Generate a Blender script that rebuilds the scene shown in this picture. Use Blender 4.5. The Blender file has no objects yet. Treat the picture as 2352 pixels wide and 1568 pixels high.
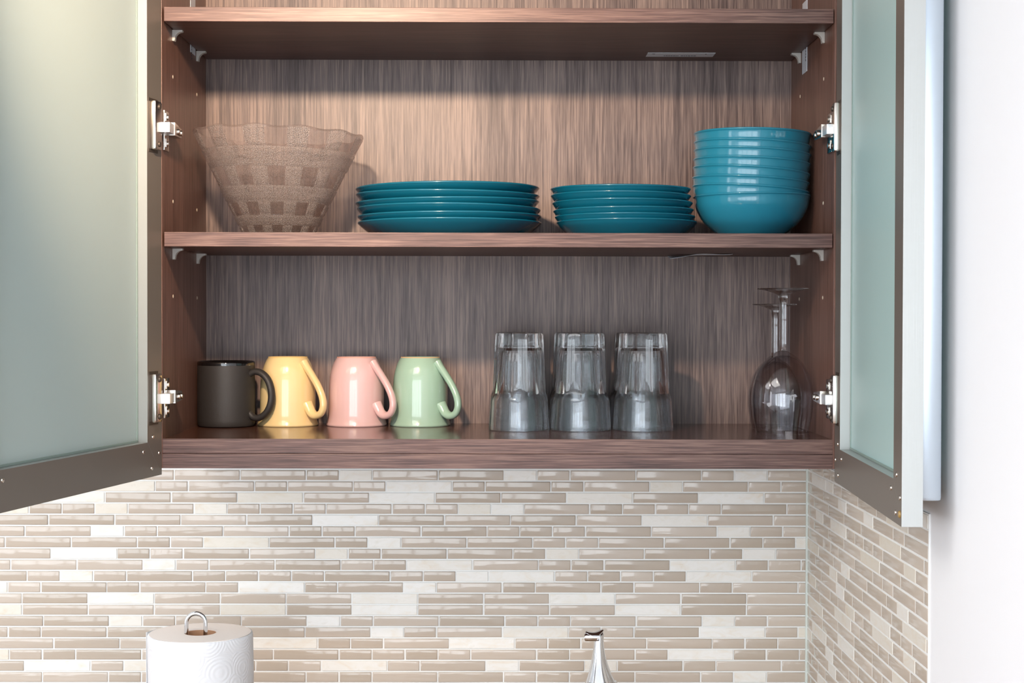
import bpy, bmesh, math, random
from mathutils import Vector, Matrix
random.seed(7)
sc = bpy.context.scene
col = sc.collection
PI = math.pi

# ---------------------------------------------------------------- camera
CX, CY, CZ = 0.00282, -2.07927, 0.15908
FPX, YAW, PITCH, ROLL = 3650.35, 0.00727, -0.0150, 0.00199
fw = Vector((math.sin(YAW)*math.cos(PITCH), math.cos(YAW)*math.cos(PITCH), math.sin(PITCH)))
rt = Vector((math.cos(YAW), -math.sin(YAW), 0)); up = rt.cross(fw)
r2 = rt*math.cos(ROLL) + up*math.sin(ROLL); u2 = -rt*math.sin(ROLL) + up*math.cos(ROLL)
cam = bpy.data.cameras.new('camera'); camo = bpy.data.objects.new('camera', cam); col.objects.link(camo)
cam.sensor_width = 36; cam.lens = FPX/2352*36; cam.clip_start = 0.02; cam.clip_end = 60
M = Matrix((( r2.x, u2.x, -fw.x, CX), (r2.y, u2.y, -fw.y, CY), (r2.z, u2.z, -fw.z, CZ), (0, 0, 0, 1)))
camo.matrix_world = M
sc.camera = camo

# ---------------------------------------------------------------- world, lights, exposure
w = bpy.data.worlds.new('world'); sc.world = w; w.use_nodes = True
w.node_tree.nodes['Background'].inputs[0].default_value = (0.85, 0.92, 1.0, 1)
w.node_tree.nodes['Background'].inputs[1].default_value = 0.6
sc.view_settings.view_transform = 'Standard'
sc.view_settings.look = 'None'
sc.view_settings.exposure = -0.22
sc.view_settings.gamma = 1.0
sc.view_settings.use_curve_mapping = False
sc.cycles.use_denoising = True
sc.cycles.max_bounces = 14
sc.cycles.transmission_bounces = 14
sc.cycles.glossy_bounces = 6
sc.cycles.diffuse_bounces = 4
sc.cycles.sample_clamp_indirect = 6
sc.cycles.caustics_reflective = False
sc.cycles.caustics_refractive = False

def area(name, loc, target, sx, sy, power, color):
    l = bpy.data.lights.new(name, 'AREA'); l.shape = 'RECTANGLE'; l.size = sx; l.size_y = sy
    l.energy = power; l.color = color
    o = bpy.data.objects.new(name, l); col.objects.link(o); o.location = loc
    o.rotation_euler = (Vector(target)-Vector(loc)).to_track_quat('-Z', 'Y').to_euler()
    return o
# daylight through the windows of the rear wall (behind the camera)
DAY = (0.86, 0.94, 1.0)
WIN = [(-2.68, 0.80), (-1.78, 0.80), (-0.88, 0.80), (0.02, 0.80)]
for x, wd in WIN:
    area('window_daylight', (x, -4.55, 0.03), (x, 0, 0.03), wd, 1.7, 29, DAY)
# daylight through the side window of the left wall
area('side_window_daylight', (-3.15, -1.9, 0.1), (0, -1.9, 0.1), 1.5, 1.5, 31, (0.95, 0.97, 1.0))
# unseen overhead area light, added as general fill
area('overhead_fill', (-1.0, -1.5, 1.0), (-1.0, -1.5, 0), 1.2, 1.2, 30, (1.0, 0.97, 0.93))
# warm halogen spot above and in front of the cabinet
l = bpy.data.lights.new('ceiling_spot', 'SPOT'); l.energy = 90; l.color = (1.0, 0.74, 0.52)
l.spot_size = math.radians(78); l.spot_blend = 1.0; l.shadow_soft_size = 0.028
o = bpy.data.objects.new('ceiling_spot', l); col.objects.link(o); o.location = (-0.251, -0.843, 0.695)
o.rotation_euler = (Vector((-0.24, 0.31, 0.46))-o.location).to_track_quat('-Z', 'Y').to_euler()

# ---------------------------------------------------------------- helpers
def lin(c):
    return tuple(((v/255)/12.92 if v/255 <= 0.04045 else ((v/255+0.055)/1.055)**2.4) for v in c) + (1,)

def mat(name, rgb=(200, 200, 200), rough=0.5, metal=0.0, trans=0.0, coat=0.0, ior=1.5, spec=None):
    m = bpy.data.materials.new(name); m.use_nodes = True
    b = m.node_tree.nodes['Principled BSDF']
    b.inputs['Base Color'].default_value = lin(rgb)
    b.inputs['Roughness'].default_value = rough
    b.inputs['Metallic'].default_value = metal
    b.inputs['Transmission Weight'].default_value = trans
    b.inputs['Coat Weight'].default_value = coat
    b.inputs['Coat Roughness'].default_value = 0.04
    b.inputs['IOR'].default_value = ior
    if spec is not None: b.inputs['Specular IOR Level'].default_value = spec
    return m

def N(m, t, **k):
    n = m.node_tree.nodes.new(t)
    for a, v in k.items(): setattr(n, a, v)
    return n
def L(m, a, b): m.node_tree.links.new(a, b)
def coords(m, scale, which='Object', rnd=False):
    tc = N(m, 'ShaderNodeTexCoord'); mp = N(m, 'ShaderNodeMapping')
    mp.inputs['Scale'].default_value = scale
    src = tc.outputs[which]
    if rnd:
        oi = N(m, 'ShaderNodeObjectInfo'); ml = N(m, 'ShaderNodeMath', operation='MULTIPLY'); ml.inputs[1].default_value = 37.0
        L(m, oi.outputs['Random'], ml.inputs[0])
        ad = N(m, 'ShaderNodeVectorMath', operation='ADD'); L(m, src, ad.inputs[0]); L(m, ml.outputs[0], ad.inputs[1]); src = ad.outputs[0]
    L(m, src, mp.inputs['Vector'])
    return mp.outputs[0]
def noise(m, vec, scale=1.0, detail=4, rough=0.5, dist=0.0):
    n = N(m, 'ShaderNodeTexNoise'); n.inputs['Scale'].default_value = scale; n.inputs['Detail'].default_value = detail
    n.inputs['Roughness'].default_value = rough; n.inputs['Distortion'].default_value = dist
    L(m, vec, n.inputs['Vector']); return n.outputs['Fac']
def ramp(m, fac, stops):
    r = N(m, 'ShaderNodeValToRGB'); e = r.color_ramp.elements
    while len(e) < len(stops): e.new(0.5)
    for i, (p, c) in enumerate(stops): e[i].position = p; e[i].color = c if len(c) == 4 else lin(c)
    L(m, fac, r.inputs[0]); return r.outputs[0]
def bump(m, h, strength=0.2, dist=0.001):
    b = N(m, 'ShaderNodeBump'); b.inputs['Strength'].default_value = strength; b.inputs['Distance'].default_value = dist
    L(m, h, b.inputs['Height']); return b.outputs[0]
def B(m): return m.node_tree.nodes['Principled BSDF']

def wood(name, axis, dark, mid, light, rough=0.42, spec=0.4, wav=0.0):
    """fine straight dark brown veneer, grain running along axis (0 x, 1 y, 2 z)"""
    m = mat(name, mid, rough, spec=spec)
    s = [520.0, 520.0, 520.0]; s[axis] = 14.0
    s2 = [150.0, 150.0, 150.0]; s2[axis] = 5.0
    s3 = [16.0, 16.0, 16.0]; s3[axis] = 1.2
    n1 = noise(m, coords(m, s), 1.0, 3, 0.6, 0.3); n2 = noise(m, coords(m, s2), 1.0, 3, 0.6, 0.6); n3 = noise(m, coords(m, s3), 1.0, 2, 0.5)
    a = N(m, 'ShaderNodeMath', operation='MULTIPLY'); a.inputs[1].default_value = 0.54; L(m, n1, a.inputs[0])
    b = N(m, 'ShaderNodeMath', operation='MULTIPLY_ADD'); b.inputs[1].default_value = 0.26; L(m, n2, b.inputs[0]); L(m, a.outputs[0], b.inputs[2])
    c = N(m, 'ShaderNodeMath', operation='MULTIPLY_ADD'); c.inputs[1].default_value = 0.20; L(m, n3, c.inputs[0]); L(m, b.outputs[0], c.inputs[2])
    L(m, ramp(m, c.outputs[0], [(0.38, dark), (0.50, mid), (0.62, light)]), B(m).inputs['Base Color'])
    L(m, bump(m, n1, 0.12, 0.0004), B(m).inputs['Normal'])
    return m

def ob(name, verts, faces, m, parent=None, smooth=False, ang=None, midx=None, loc=None, link=True):
    me = bpy.data.meshes.new(name); me.from_pydata([tuple(v) for v in verts], [], faces)
    ms = m if isinstance(m, (list, tuple)) else [m]
    for x in ms: me.materials.append(x)
    if midx: me.polygons.foreach_set('material_index', midx)
    bm = bmesh.new(); bm.from_mesh(me); bmesh.ops.recalc_face_normals(bm, faces=bm.faces[:]); bm.to_mesh(me); bm.free()
    if smooth:
        me.polygons.foreach_set('use_smooth', [True]*len(me.polygons))
        me.set_sharp_from_angle(angle=math.radians(ang or 40))
    me.update()
    o = bpy.data.objects.new(name, me)
    if loc is not None: o.location = loc
    if parent is not None: o.parent = parent
    col.objects.link(o)
    return o
def tag(o, label=None, cat=None, group=None, kind=None):
    if label: o['label'] = label
    if cat: o['category'] = cat
    if group: o['group'] = group
    if kind: o['kind'] = kind
    return o
def empty(name, loc, label=None, cat=None, group=None, kind=None):
    o = bpy.data.objects.new(name, None); o.empty_display_size = 0.02; o.location = loc; col.objects.link(o)
    return tag(o, label, cat, group, kind)

class G:
    """collects vertices and faces of one mesh"""
    def __init__(s, off=(0, 0, 0)): s.v = []; s.f = []; s.m = []; s.o = Vector(off)
    def add(s, vs, fs, mi=0):
        k = len(s.v); s.v += [Vector(v)-s.o for v in vs]; s.f += [tuple(i+k for i in f) for f in fs]; s.m += [mi]*len(fs)
    def box(s, x0, x1, y0, y1, z0, z1, bev=0.0, mi=0, M=None):
        bm = bmesh.new(); bmesh.ops.create_cube(bm, size=1)
        for v in bm.verts: v.co = Vector(((x0+x1)/2+v.co.x*(x1-x0), (y0+y1)/2+v.co.y*(y1-y0), (z0+z1)/2+v.co.z*(z1-z0)))
        if bev: bmesh.ops.bevel(bm, geom=bm.edges[:], offset=bev, segments=2, profile=0.6, affect='EDGES')
        bm.verts.index_update()
        vs = [(M @ v.co if M else v.co.copy()) for v in bm.verts]; fs = [[v.index for v in f.verts] for f in bm.faces]
        bm.free(); s.add(vs, fs, mi); return s
    def lathe(s, prof, n=48, c=(0, 0, 0), fn=None, mi=0, axis='Z', M=None):
        """prof: (r,z) list; r==0 ends are poles"""
        vs = []; rows = []
        for i, (r, z) in enumerate(prof):
            if r <= 1e-9: rows.append([len(vs)]); vs.append((0, 0, z))
            else:
                row = []
                for k in range(n):
                    a = 2*PI*k/n; rr, zz = (r, z) if fn is None else fn(i, r, z, a)
                    row.append(len(vs)); vs.append((rr*math.cos(a), rr*math.sin(a), zz))
                rows.append(row)
        fs = []
        for a, b in zip(rows, rows[1:]):
            for k in range(n):
                k2 = (k+1) % n
                if len(a) == 1 and len(b) == 1: continue
                if len(a) == 1: fs.append((a[0], b[k], b[k2]))
                elif len(b) == 1: fs.append((a[k], a[k2], b[0]))
                else: fs.append((a[k], a[k2], b[k2], b[k]))
        out = []
        for v in vs:
            v = Vector(v)
            if axis == 'Y': v = Vector((v.x, v.z, v.y))
            if axis == 'X': v = Vector((v.z, v.x, v.y))
            if M: v = M @ v
            out.append(v + Vector(c))
        s.add(out, fs, mi); return s
    def tube(s, pts, rad, n=12, flat=None, closed=False, mi=0):
        """sweep an ellipse along pts; rad a float or list; flat=(ratio) squashes the second axis"""
        P = [Vector(p) for p in pts]; m = len(P); rows = []; vs = []; prev = None
        for i, p in enumerate(P):
            t = (P[min(i+1, m-1)]-P[max(i-1, 0)]).normalized()
            if prev is None:
                ref = Vector((0, 1, 0)) if abs(t.y) < 0.9 else Vector((1, 0, 0)); a = (ref-t*ref.dot(t)).normalized()
            else: a = (prev-t*prev.dot(t)).normalized()
            prev = a; b = t.cross(a); r = rad[i] if isinstance(rad, (list, tuple)) else rad
            fl = flat or 1.0; row = []
            for k in range(n):
                q = 2*PI*k/n; row.append(len(vs)); vs.append(p + a*(r*fl*math.cos(q)) + b*(r*math.sin(q)))
            rows.append(row)
        fs = []
        for ra, rb in zip(rows, rows[1:]):
            for k in range(n): fs.append((ra[k], ra[(k+1) % n], rb[(k+1) % n], rb[k]))
        fs.append(tuple(reversed(rows[0]))); fs.append(tuple(rows[-1]))
        s.add(vs, fs, mi); return s
    def prism(s, poly, axis, a, b, mi=0):
        """poly of 2D points extruded along axis between a and b"""
        n = len(poly); vs = []
        for t in (a, b):
            for p, q in poly:
                vs.append({0: (t, p, q), 1: (p, t, q), 2: (p, q, t)}[axis])
        fs = [tuple(range(n-1, -1, -1)), tuple(range(n, 2*n))] + [(i, (i+1) % n, n+(i+1) % n, n+i) for i in range(n)]
        s.add(vs, fs, mi); return s
    def make(s, name, m, parent=None, smooth=False, ang=None, loc=None):
        return ob(name, s.v, s.f, m, parent, smooth, ang, s.m if isinstance(m, (list, tuple)) else None, loc)
def spline(pts, k=8):
    """Catmull-Rom through points"""
    P = [Vector(p) for p in pts]; P = [P[0]*2-P[1]] + P + [P[-1]*2-P[-2]]; out = []
    for i in range(1, len(P)-2):
        for j in range(k):
            t = j/k; a, b, c, d = P[i-1:i+3]
            out.append(0.5*((2*b)+(c-a)*t+(2*a-5*b+4*c-d)*t*t+(3*b-a-3*c+d)*t**3))
    out.append(P[-2]); return out
def copy_tree(o, parent=None):
    c = o.copy(); col.objects.link(c); c.parent = parent
    for ch in list(o.children): copy_tree(ch, c)
    return c

# ---------------------------------------------------------------- materials
W_BACK = wood('veneer_vertical', 2, (74, 58, 56), (114, 96, 91), (148, 127, 118), 0.42)
W_SIDE = wood('veneer_side', 2, (88, 58, 48), (118, 84, 72), (142, 106, 92), 0.38)
W_EDGE = wood('veneer_horizontal', 0, (66, 44, 40), (98, 72, 66), (130, 102, 92), 0.42)
W_DECK = wood('veneer_deck', 0, (66, 40, 32), (86, 56, 46), (104, 72, 60), 0.17, spec=0.55)
W_UNDER = wood('veneer_under', 0, (66, 43, 37), (90, 62, 54), (112, 82, 72), 0.42)
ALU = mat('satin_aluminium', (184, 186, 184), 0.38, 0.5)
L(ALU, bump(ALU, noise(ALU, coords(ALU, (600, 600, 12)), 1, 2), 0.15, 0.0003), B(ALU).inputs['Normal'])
DARK_FACE = mat('dark_metal_face', (122, 114, 106), 0.42, 0.35)  # darker tone for the inner door faces than the rest of the frame
L(DARK_FACE, bump(DARK_FACE, noise(DARK_FACE, coords(DARK_FACE, (20, 20, 500)), 1, 2), 0.08, 0.0003), B(DARK_FACE).inputs['Normal'])
NICKEL = mat('polished_nickel', (214, 208, 200), 0.18, 1.0)
CHROME = mat('chrome', (225, 228, 232), 0.05, 1.0)
BRIGHT = mat('bright_steel', (236, 238, 240), 0.30, 0.6)
PLASTIC = mat('clear_white_plastic', (225, 220, 212), 0.35, trans=0.25)
PAPERW = mat('white_label', (226, 230, 238), 0.6)
INK = mat('grey_print', (70, 72, 84), 0.7)
GLINT = mat('hole_glint', (240, 226, 206), 0.3)  # pale colour standing for the highlight inside each pin hole
HOLE = mat('drilled_hole', (40, 28, 24), 0.7)
TEAL = mat('teal_glaze', (40, 128, 154), 0.16, coat=0.4)
TEALD = mat('deep_teal_glaze', (14, 92, 115), 0.17, coat=0.4)
def frost(name, rgb, tr):
    m = bpy.data.materials.new(name); m.use_nodes = True; nt = m.node_tree; nt.nodes.clear()
    out = N(m, 'ShaderNodeOutputMaterial'); d = N(m, 'ShaderNodeBsdfDiffuse'); t = N(m, 'ShaderNodeBsdfTranslucent'); g = N(m, 'ShaderNodeBsdfGlossy')
    for x in (d, t): x.inputs['Color'].default_value = lin(rgb)
    g.inputs['Roughness'].default_value = 0.45
    m1 = N(m, 'ShaderNodeMixShader'); m1.inputs[0].default_value = tr; L(m, d.outputs[0], m1.inputs[1]); L(m, t.outputs[0], m1.inputs[2])
    fr = N(m, 'ShaderNodeFresnel'); fr.inputs[0].default_value = 1.35
    m2 = N(m, 'ShaderNodeMixShader'); L(m, fr.outputs[0], m2.inputs[0]); L(m, m1.outputs[0], m2.inputs[1]); L(m, g.outputs[0], m2.inputs[2])
    L(m, m2.outputs[0], out.inputs[0]); return m
FROST = frost('frosted_glass', (216, 230, 226), 0.45)
FROSTR = frost('frosted_glass_green', (214, 252, 250), 0.28)
def glass(name, rgb, rough=0.0, ior=1.5):
    return mat(name, rgb, rough, trans=1.0, ior=ior)
def clear_mix(name, share, tint=(248, 250, 252), base=None, ior=1.5, rough=0.0):
    """glass whose thin walls let the light straight through: share of unbent transmission"""
    m = base or glass(name, tint, rough, ior); nt = m.node_tree; out = nt.nodes['Material Output']; b = B(m)
    t = N(m, 'ShaderNodeBsdfTransparent'); t.inputs[0].default_value = lin(tint)
    x = N(m, 'ShaderNodeMixShader'); x.inputs[0].default_value = share
    L(m, b.outputs[0], x.inputs[1]); L(m, t.outputs[0], x.inputs[2]); L(m, x.outputs[0], out.inputs[0]); return m
THIN = bpy.data.materials.new('thin_clear_glass'); THIN.use_nodes = True; THIN.node_tree.nodes.clear()
_o = N(THIN, 'ShaderNodeOutputMaterial'); _t = N(THIN, 'ShaderNodeBsdfTransparent'); _g = N(THIN, 'ShaderNodeBsdfGlossy'); _w = N(THIN, 'ShaderNodeLayerWeight'); _p = N(THIN, 'ShaderNodeMath', operation='POWER'); _p.inputs[1].default_value = 3.6; _f = N(THIN, 'ShaderNodeMath', operation='MULTIPLY_ADD'); _f.inputs[1].default_value = 0.85; _f.inputs[2].default_value = 0.05; _x = N(THIN, 'ShaderNodeMixShader')
_t.inputs[0].default_value = lin((250, 250, 252)); _g.inputs['Roughness'].default_value = 0.01; _w.inputs[0].default_value = 0.5; L(THIN, _w.outputs['Facing'], _p.inputs[0]); L(THIN, _p.outputs[0], _f.inputs[0])
L(THIN, _f.outputs[0], _x.inputs[0]); L(THIN, _t.outputs[0], _x.inputs[1]); L(THIN, _g.outputs[0], _x.inputs[2]); L(THIN, _x.outputs[0], _o.inputs[0])
SOLID = clear_mix('solid_clear_glass', 0.1)
CLEAR = clear_mix('clear_glass', 0.12)
PAPER = mat('paper_towel', (226, 227, 230), 0.9)
v = coords(PAPER, (26, 26, 26)); vo = N(PAPER, 'ShaderNodeTexVoronoi'); vo.inputs['Scale'].default_value = 1.0; L(PAPER, v, vo.inputs['Vector'])
mm = N(PAPER, 'ShaderNodeMath', operation='MULTIPLY'); mm.inputs[1].default_value = 58.0; L(PAPER, vo.outputs['Distance'], mm.inputs[0])
si = N(PAPER, 'ShaderNodeMath', operation='SINE'); L(PAPER, mm.outputs[0], si.inputs[0])
L(PAPER, bump(PAPER, si.outputs[0], 0.18, 0.0009), B(PAPER).inputs['Normal'])
PAPERTOP = mat('paper_edges', (252, 243, 236), 0.95)
CARD = mat('cardboard', (196, 150, 116), 0.8)
GLZ = mat('glass_tile_beige', (196, 180, 162), 0.07)
oi = N(GLZ, 'ShaderNodeObjectInfo')
L(GLZ, ramp(GLZ, oi.outputs['Random'], [(0.0, (186, 173, 158)), (0.5, (196, 183, 169)), (1.0, (205, 193, 180))]), B(GLZ).inputs['Base Color'])
L(GLZ, bump(GLZ, noise(GLZ, coords(GLZ, (7, 7, 60), rnd=True), 1, 2), 0.4, 0.0020), B(GLZ).inputs['Normal'])
STN = mat('cream_marble', (232, 226, 214), 0.42)
s1 = noise(STN, coords(STN, (34, 34, 70), rnd=True), 1, 6, 0.6, 0.7)
rp = ramp(STN, s1, [(0.24, (230, 217, 198)), (0.36, (238, 233, 224)), (0.50, (241, 240, 236)), (0.60, (243, 242, 239)), (0.75, (233, 231, 224))])
oi = N(STN, 'ShaderNodeObjectInfo'); mx = N(STN, 'ShaderNodeMixRGB', blend_type='MULTIPLY'); mx.inputs[0].default_value = 1
L(STN, rp, mx.inputs[1]); L(STN, ramp(STN, oi.outputs['Random'], [(0, (238, 232, 222)), (1, (255, 255, 255))]), mx.inputs[2])
L(STN, mx.outputs[0], B(STN).inputs['Base Color'])
GROUT = mat('pale_grout', (240, 241, 239), 0.85)
L(GROUT, bump(GROUT, noise(GROUT, coords(GROUT, (400, 400, 400)), 1, 3), 0.3, 0.0005), B(GROUT).inputs['Normal'])
PAINT = mat('white_paint', (248, 250, 254), 0.6)
L(PAINT, bump(PAINT, noise(PAINT, coords(PAINT, (60, 60, 60)), 1, 4), 0.05, 0.001), B(PAINT).inputs['Normal'])
PAINTR = mat('room_paint', (240, 242, 244), 0.7)
FLOORM = wood('floor_boards', 0, (92, 62, 44), (128, 92, 66), (150, 112, 84), 0.35)
GRAN = mat('granite_counter', (150, 118, 92), 0.2)
L(GRAN, ramp(GRAN, noise(GRAN, coords(GRAN, (90, 90, 90)), 1, 6, 0.7), [(0.35, (70, 50, 40)), (0.5, (168, 130, 98)), (0.65, (210, 178, 146))]), B(GRAN).inputs['Base Color'])

# ---------------------------------------------------------------- setting
WY, WX, ZC = 0.331, 0.4715, -0.556      # grout plane of the back wall, of the right wall, counter top
def struct(name, g, m): return tag(g.make(name, m), kind='structure')
ROOMX, ROOMY, ZF, ZT = -3.2, -4.6, -1.45, 1.02
wb = struct('wall_back', G().box(ROOMX, WX, WY, WY+0.1, ZF, ZT), [GROUT])
wb.data.materials[0] = GROUT
wr = struct('wall_right', G().box(WX+0.0008, WX+0.1, ROOMY, WY+0.1, ZF, ZT), PAINT)
struct('wall_left', G().box(ROOMX-0.1, ROOMX, ROOMY, WY+0.1, ZF, ZT), PAINTR)
struct('wall_rear', G().box(ROOMX-0.1, WX+0.1, ROOMY-0.1, ROOMY, ZF, ZT), PAINTR)
struct('floor', G().box(ROOMX-0.1, WX+0.1, ROOMY-0.1, WY+0.1, ZF-0.1, ZF), FLOORM)
struct('ceiling', G().box(ROOMX-0.1, WX+0.1, ROOMY-0.1, WY+0.1, ZT, ZT+0.1), PAINTR)
for k, (x, wd) in enumerate(WIN):
    g = G()
    for a in (x-wd/2-0.045, x+wd/2+0.005): g.box(a, a+0.04, ROOMY, ROOMY+0.07, -0.87, 0.93)
    for z in (-0.87, 0.89): g.box(x-wd/2-0.045, x+wd/2+0.045, ROOMY, ROOMY+0.07, z, z+0.04)
    g.box(x-0.012, x+0.012, ROOMY+0.055, ROOMY+0.075, -0.85, 0.9)
    g.box(x-wd/2, x+wd/2, ROOMY+0.055, ROOMY+0.075, 0.16, 0.18)
    struct('window_%d' % (k+1), g, PAINT)
struct('countertop', G().box(ROOMX, WX, -0.32, WY, ZC-0.04, ZC, 0.004), GRAN)
struct('base_cabinet_front', G().box(ROOMX, WX, -0.28, WY, ZF+0.1, ZC-0.04), W_SIDE)

# ---------------------------------------------------------------- mosaic tiles
U, PZ, TOP = 0.0500, 0.01707, -0.0717     # module length, row pitch, top of row one
TH, GAP, DP = 0.0148, 0.0023, 0.0013
def tile_mesh(kind, wdt, h=TH):
    """pillow-edged tile in the xz plane, front towards -y"""
    e = 0.0016 if kind == 'g' else 0.0005
    d0 = 0.0008 if kind == 'g' else 0.0003
    vs = []; fs = []
    for ins, y in ((0, 0.0), (0, -DP+d0), (e*0.35, -DP+d0*0.3), (e, -DP)):
        a, b = wdt/2-ins, h/2-ins
        vs += [(-a, y, -b), (a, y, -b), (a, y, b), (-a, y, b)]
    for r in range(3):
        for k in range(4): fs.append((r*4+k, r*4+(k+1) % 4, r*4+4+(k+1) % 4, r*4+4+k))
    fs.append((12, 13, 14, 15))
    me = bpy.data.meshes.new('glass_tile' if kind == 'g' else 'stone_tile')
    me.from_pydata(vs, [], fs); me.materials.append(GLZ if kind == 'g' else STN)
    bm = bmesh.new(); bm.from_mesh(me); bmesh.ops.recalc_face_normals(bm, faces=bm.faces[:]); bm.to_mesh(me); bm.free()
    if kind == 'g':
        me.polygons.foreach_set('use_smooth', [True]*len(me.polygons)); me.set_sharp_from_angle(angle=math.radians(70))
    return me
CACHE = {}
def get_tile(kind, wdt):
    k = (kind, round(wdt, 4))
    if k not in CACHE: CACHE[k] = tile_mesh(kind, wdt)
    return CACHE[k]
def put_tile(wall, kind, a, b, zc, side, unit):
    """tile between a and b along the wall (x, or distance from the corner)"""
    wdt = b-a-GAP
    if wdt < 0.004: return
    full = abs((b-a)-unit) < 1e-6 or abs((b-a)-2*unit) < 1e-6
    me = get_tile(kind, wdt) if full else tile_mesh(kind, wdt)
    o = bpy.data.objects.new('glass_tile' if kind == 'g' else 'stone_tile', me)
    c = (a+b)/2 + (random.uniform(-0.0004, 0.0004) if full else 0)
    t = 0.006 if kind == 'g' else 0.003
    rx, rz = random.gauss(0, t), random.gauss(0, t)
    if side: rx, rz = rx*0.12, rz*0.12
    if side: o.location = (WX-0.0002, WY-c, zc); o.rotation_euler = (rx, 0, PI/2+PI+rz)
    else: o.location = (c, WY-0.0002, zc); o.rotation_euler = (rx, 0, rz)
    o.parent = wall; col.objects.link(o)
# rows of the back wall as seen: capital = long, small = short; g glass, s stone (G S long); x of the first full joint; code of the cut tile left of it
BACK = [(-0.4912, 'GGgsGGsgGGgsG', 'G'), (-0.5202, 'gGgGgSgGgGsGgg', 'S'), (-0.5959, 'GGSGSGGSGSG', 'S'),
        (-0.7112, 'ggsGsgggGggssGgggggGG'.replace('gggggG', 'ggggG'), 's'), (-0.6816, 'GGGGSGGGGSGG', 'G'), (-0.7172, 'GsgGGggGGgggGGsgG', 'G'),
        (-0.7475, 'GGggSGgsGGggGGggs', 'g'), (-0.6778, 'SggGGsgGGgsGGgsG', 'G'), (-0.739, 'GGsgGGggSGggGSggg', 'G'),
        (-0.7141, 'gsgGggggGggsSggggSG', 'G'), (-0.7437, 'gGgGgSgGsGgGgGgGg', 's'), (-0.722, 'GSGGGSGGSGGG', 'G'),
        (-0.7221, 'GGGSGSGGGSGG', 'S'), (-0.6899, 'GsgGGsgGGggGGsgG', 'G'), (-0.7433, 'gGGGGGsgGSggGSgs', 'g'),
        (-0.6741, 'GGGSggGSggGGggG', 'G'), (-0.7414, 'ggGGGGggggGgGgSggg', 's'), (-0.7184, 'SgSGggSgGsGsGgGG', 'G'),
        (-0.6914, 'GgGgGggGGggGGgsG', 'G')]
XR = WX - 0.0018
for r, (x, seq, lft) in enumerate(BACK):
    zc = TOP - r*PZ - TH/2 - GAP/2
    u = 2 if lft.isupper() else 1
    put_tile(wb, lft.lower(), x-u*U, x, zc, False, U)
    for ch in seq:
        n = 2 if ch.isupper() else 1; e = x+n*U
        if e > XR: e = XR + GAP/2
        put_tile(wb, ch.lower(), x, e, zc, False, U)
        x = e
        if x >= XR-0.004: break
    if x < XR-0.006: put_tile(wb, 'g', x, XR+GAP/2, zc, False, U)
SIDE = [(0.3, 'GgGgGgGS', 'g'), (0.65, 'SsgGGgSG', 'g'), (0.3, 'GGsGsGgG', 'g'), (1.0, 'GGGGSGg', 'g'), (0.3, 'gsgSggggGsg', 'g'),
        (1.0, 'GGGSGG', 'g'), (0.3, 'GggGGggGG', 'g'), (1.7, 'GgsGGgsG', 's'), (1.2, 'GsgGGggS', 'g'), (0.0, 'GGsgGSggG', 'g'),
        (0.3, 'sGggsggSgs', 'g'), (1.9, 'GSgGgGG', 'g'), (0.3, 'SGGGGSG', 'g'), (0.3, 'GGSGgGG', 'g'), (0.8, 'SggGGsGs', 'g'),
        (0.7, 'GsGggSGgg', 's'), (1.1, 'GsGgGsgG', 'g'), (0.7, 'ggGsGgsG', 'g'), (1.6, 'SGGsgGG', 'g'), (0.5, 'GgSGggGs', 'g'), (1.2, 'GsGGgSg', 'g')]
US, SEND = 0.0512, 0.683
for r, (n0, seq, fst) in enumerate(SIDE):
    zc = TOP - (r-1)*PZ - TH/2 - GAP/2
    if n0 > 0.15: put_tile(wr, fst, 0.003, n0*US, zc, True, US)
    x = n0*US if n0 else 0.003
    for ch in seq + 'gG':
        e = x + (2 if ch.isupper() else 1)*US
        if e > SEND: e = SEND
        put_tile(wr, ch.lower(), x, e, zc, True, US)
        x = e
        if x >= SEND-0.005: break
# rows outside the picture (down to the worktop, and to the left of it): joined
def tile_block(name, parent, side, x0, x1, r0, r1, unit, kind):
    g = G()
    ends = x1 if isinstance(x1, list) else [x1]*99
    for r in range(r0, r1):
        x1 = ends[r]
        x = x0 - random.choice((0, 0.3, 0.6))*unit
        while x < x1-0.006:
            n = random.choice((1, 2, 2)); k = 's' if random.random() < 0.2 else 'g'
            e = min(x+n*unit, x1); a = max(x, x0)
            if k == kind and e-a > 0.008:
                me = get_tile(k, round(e-a-GAP, 4)) if n*unit == e-a else tile_mesh(k, e-a-GAP)
                zc = TOP - r*PZ - TH/2 - GAP/2
                T = Matrix.Translation((WX-0.0002, WY-(a+e)/2, zc)) @ Matrix.Rotation(3*PI/2, 4, 'Z') if side else Matrix.Translation(((a+e)/2, WY-0.0002, zc))
                g.add([T @ v.co for v in me.vertices], [tuple(p.vertices) for p in me.polygons])
            x = e
    o = g.make('tile_field', GLZ if kind == 'g' else STN, parent); o['kind'] = 'stuff'
for kind in 'gs':
    random.seed(11); tile_block('tile_field', wb, False, -1.6, XR, 19, 28, U, kind)
    random.seed(12); tile_block('tile_field', wb, False, -1.6, [x-(2 if l_.isupper() else 1)*U for x, _, l_ in BACK], 0, 19, U, kind)
    random.seed(13); tile_block('tile_field', wr, True, 0.003, SEND, 20, 28, US, kind)
G().box(WX-0.0010, WX+0.0012, WY-SEND, WY, ZC, TOP+PZ+0.0005).make('grout_bed', GROUT, wr)
# slim silicone bead in the corner and edge bead where the wall tiles stop
struct('trim_1', G().box(WX-0.004, WX, WY-0.004, WY, ZC, -0.04, 0.001), mat('corner_bead', (216, 224, 218), 0.5))

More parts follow.
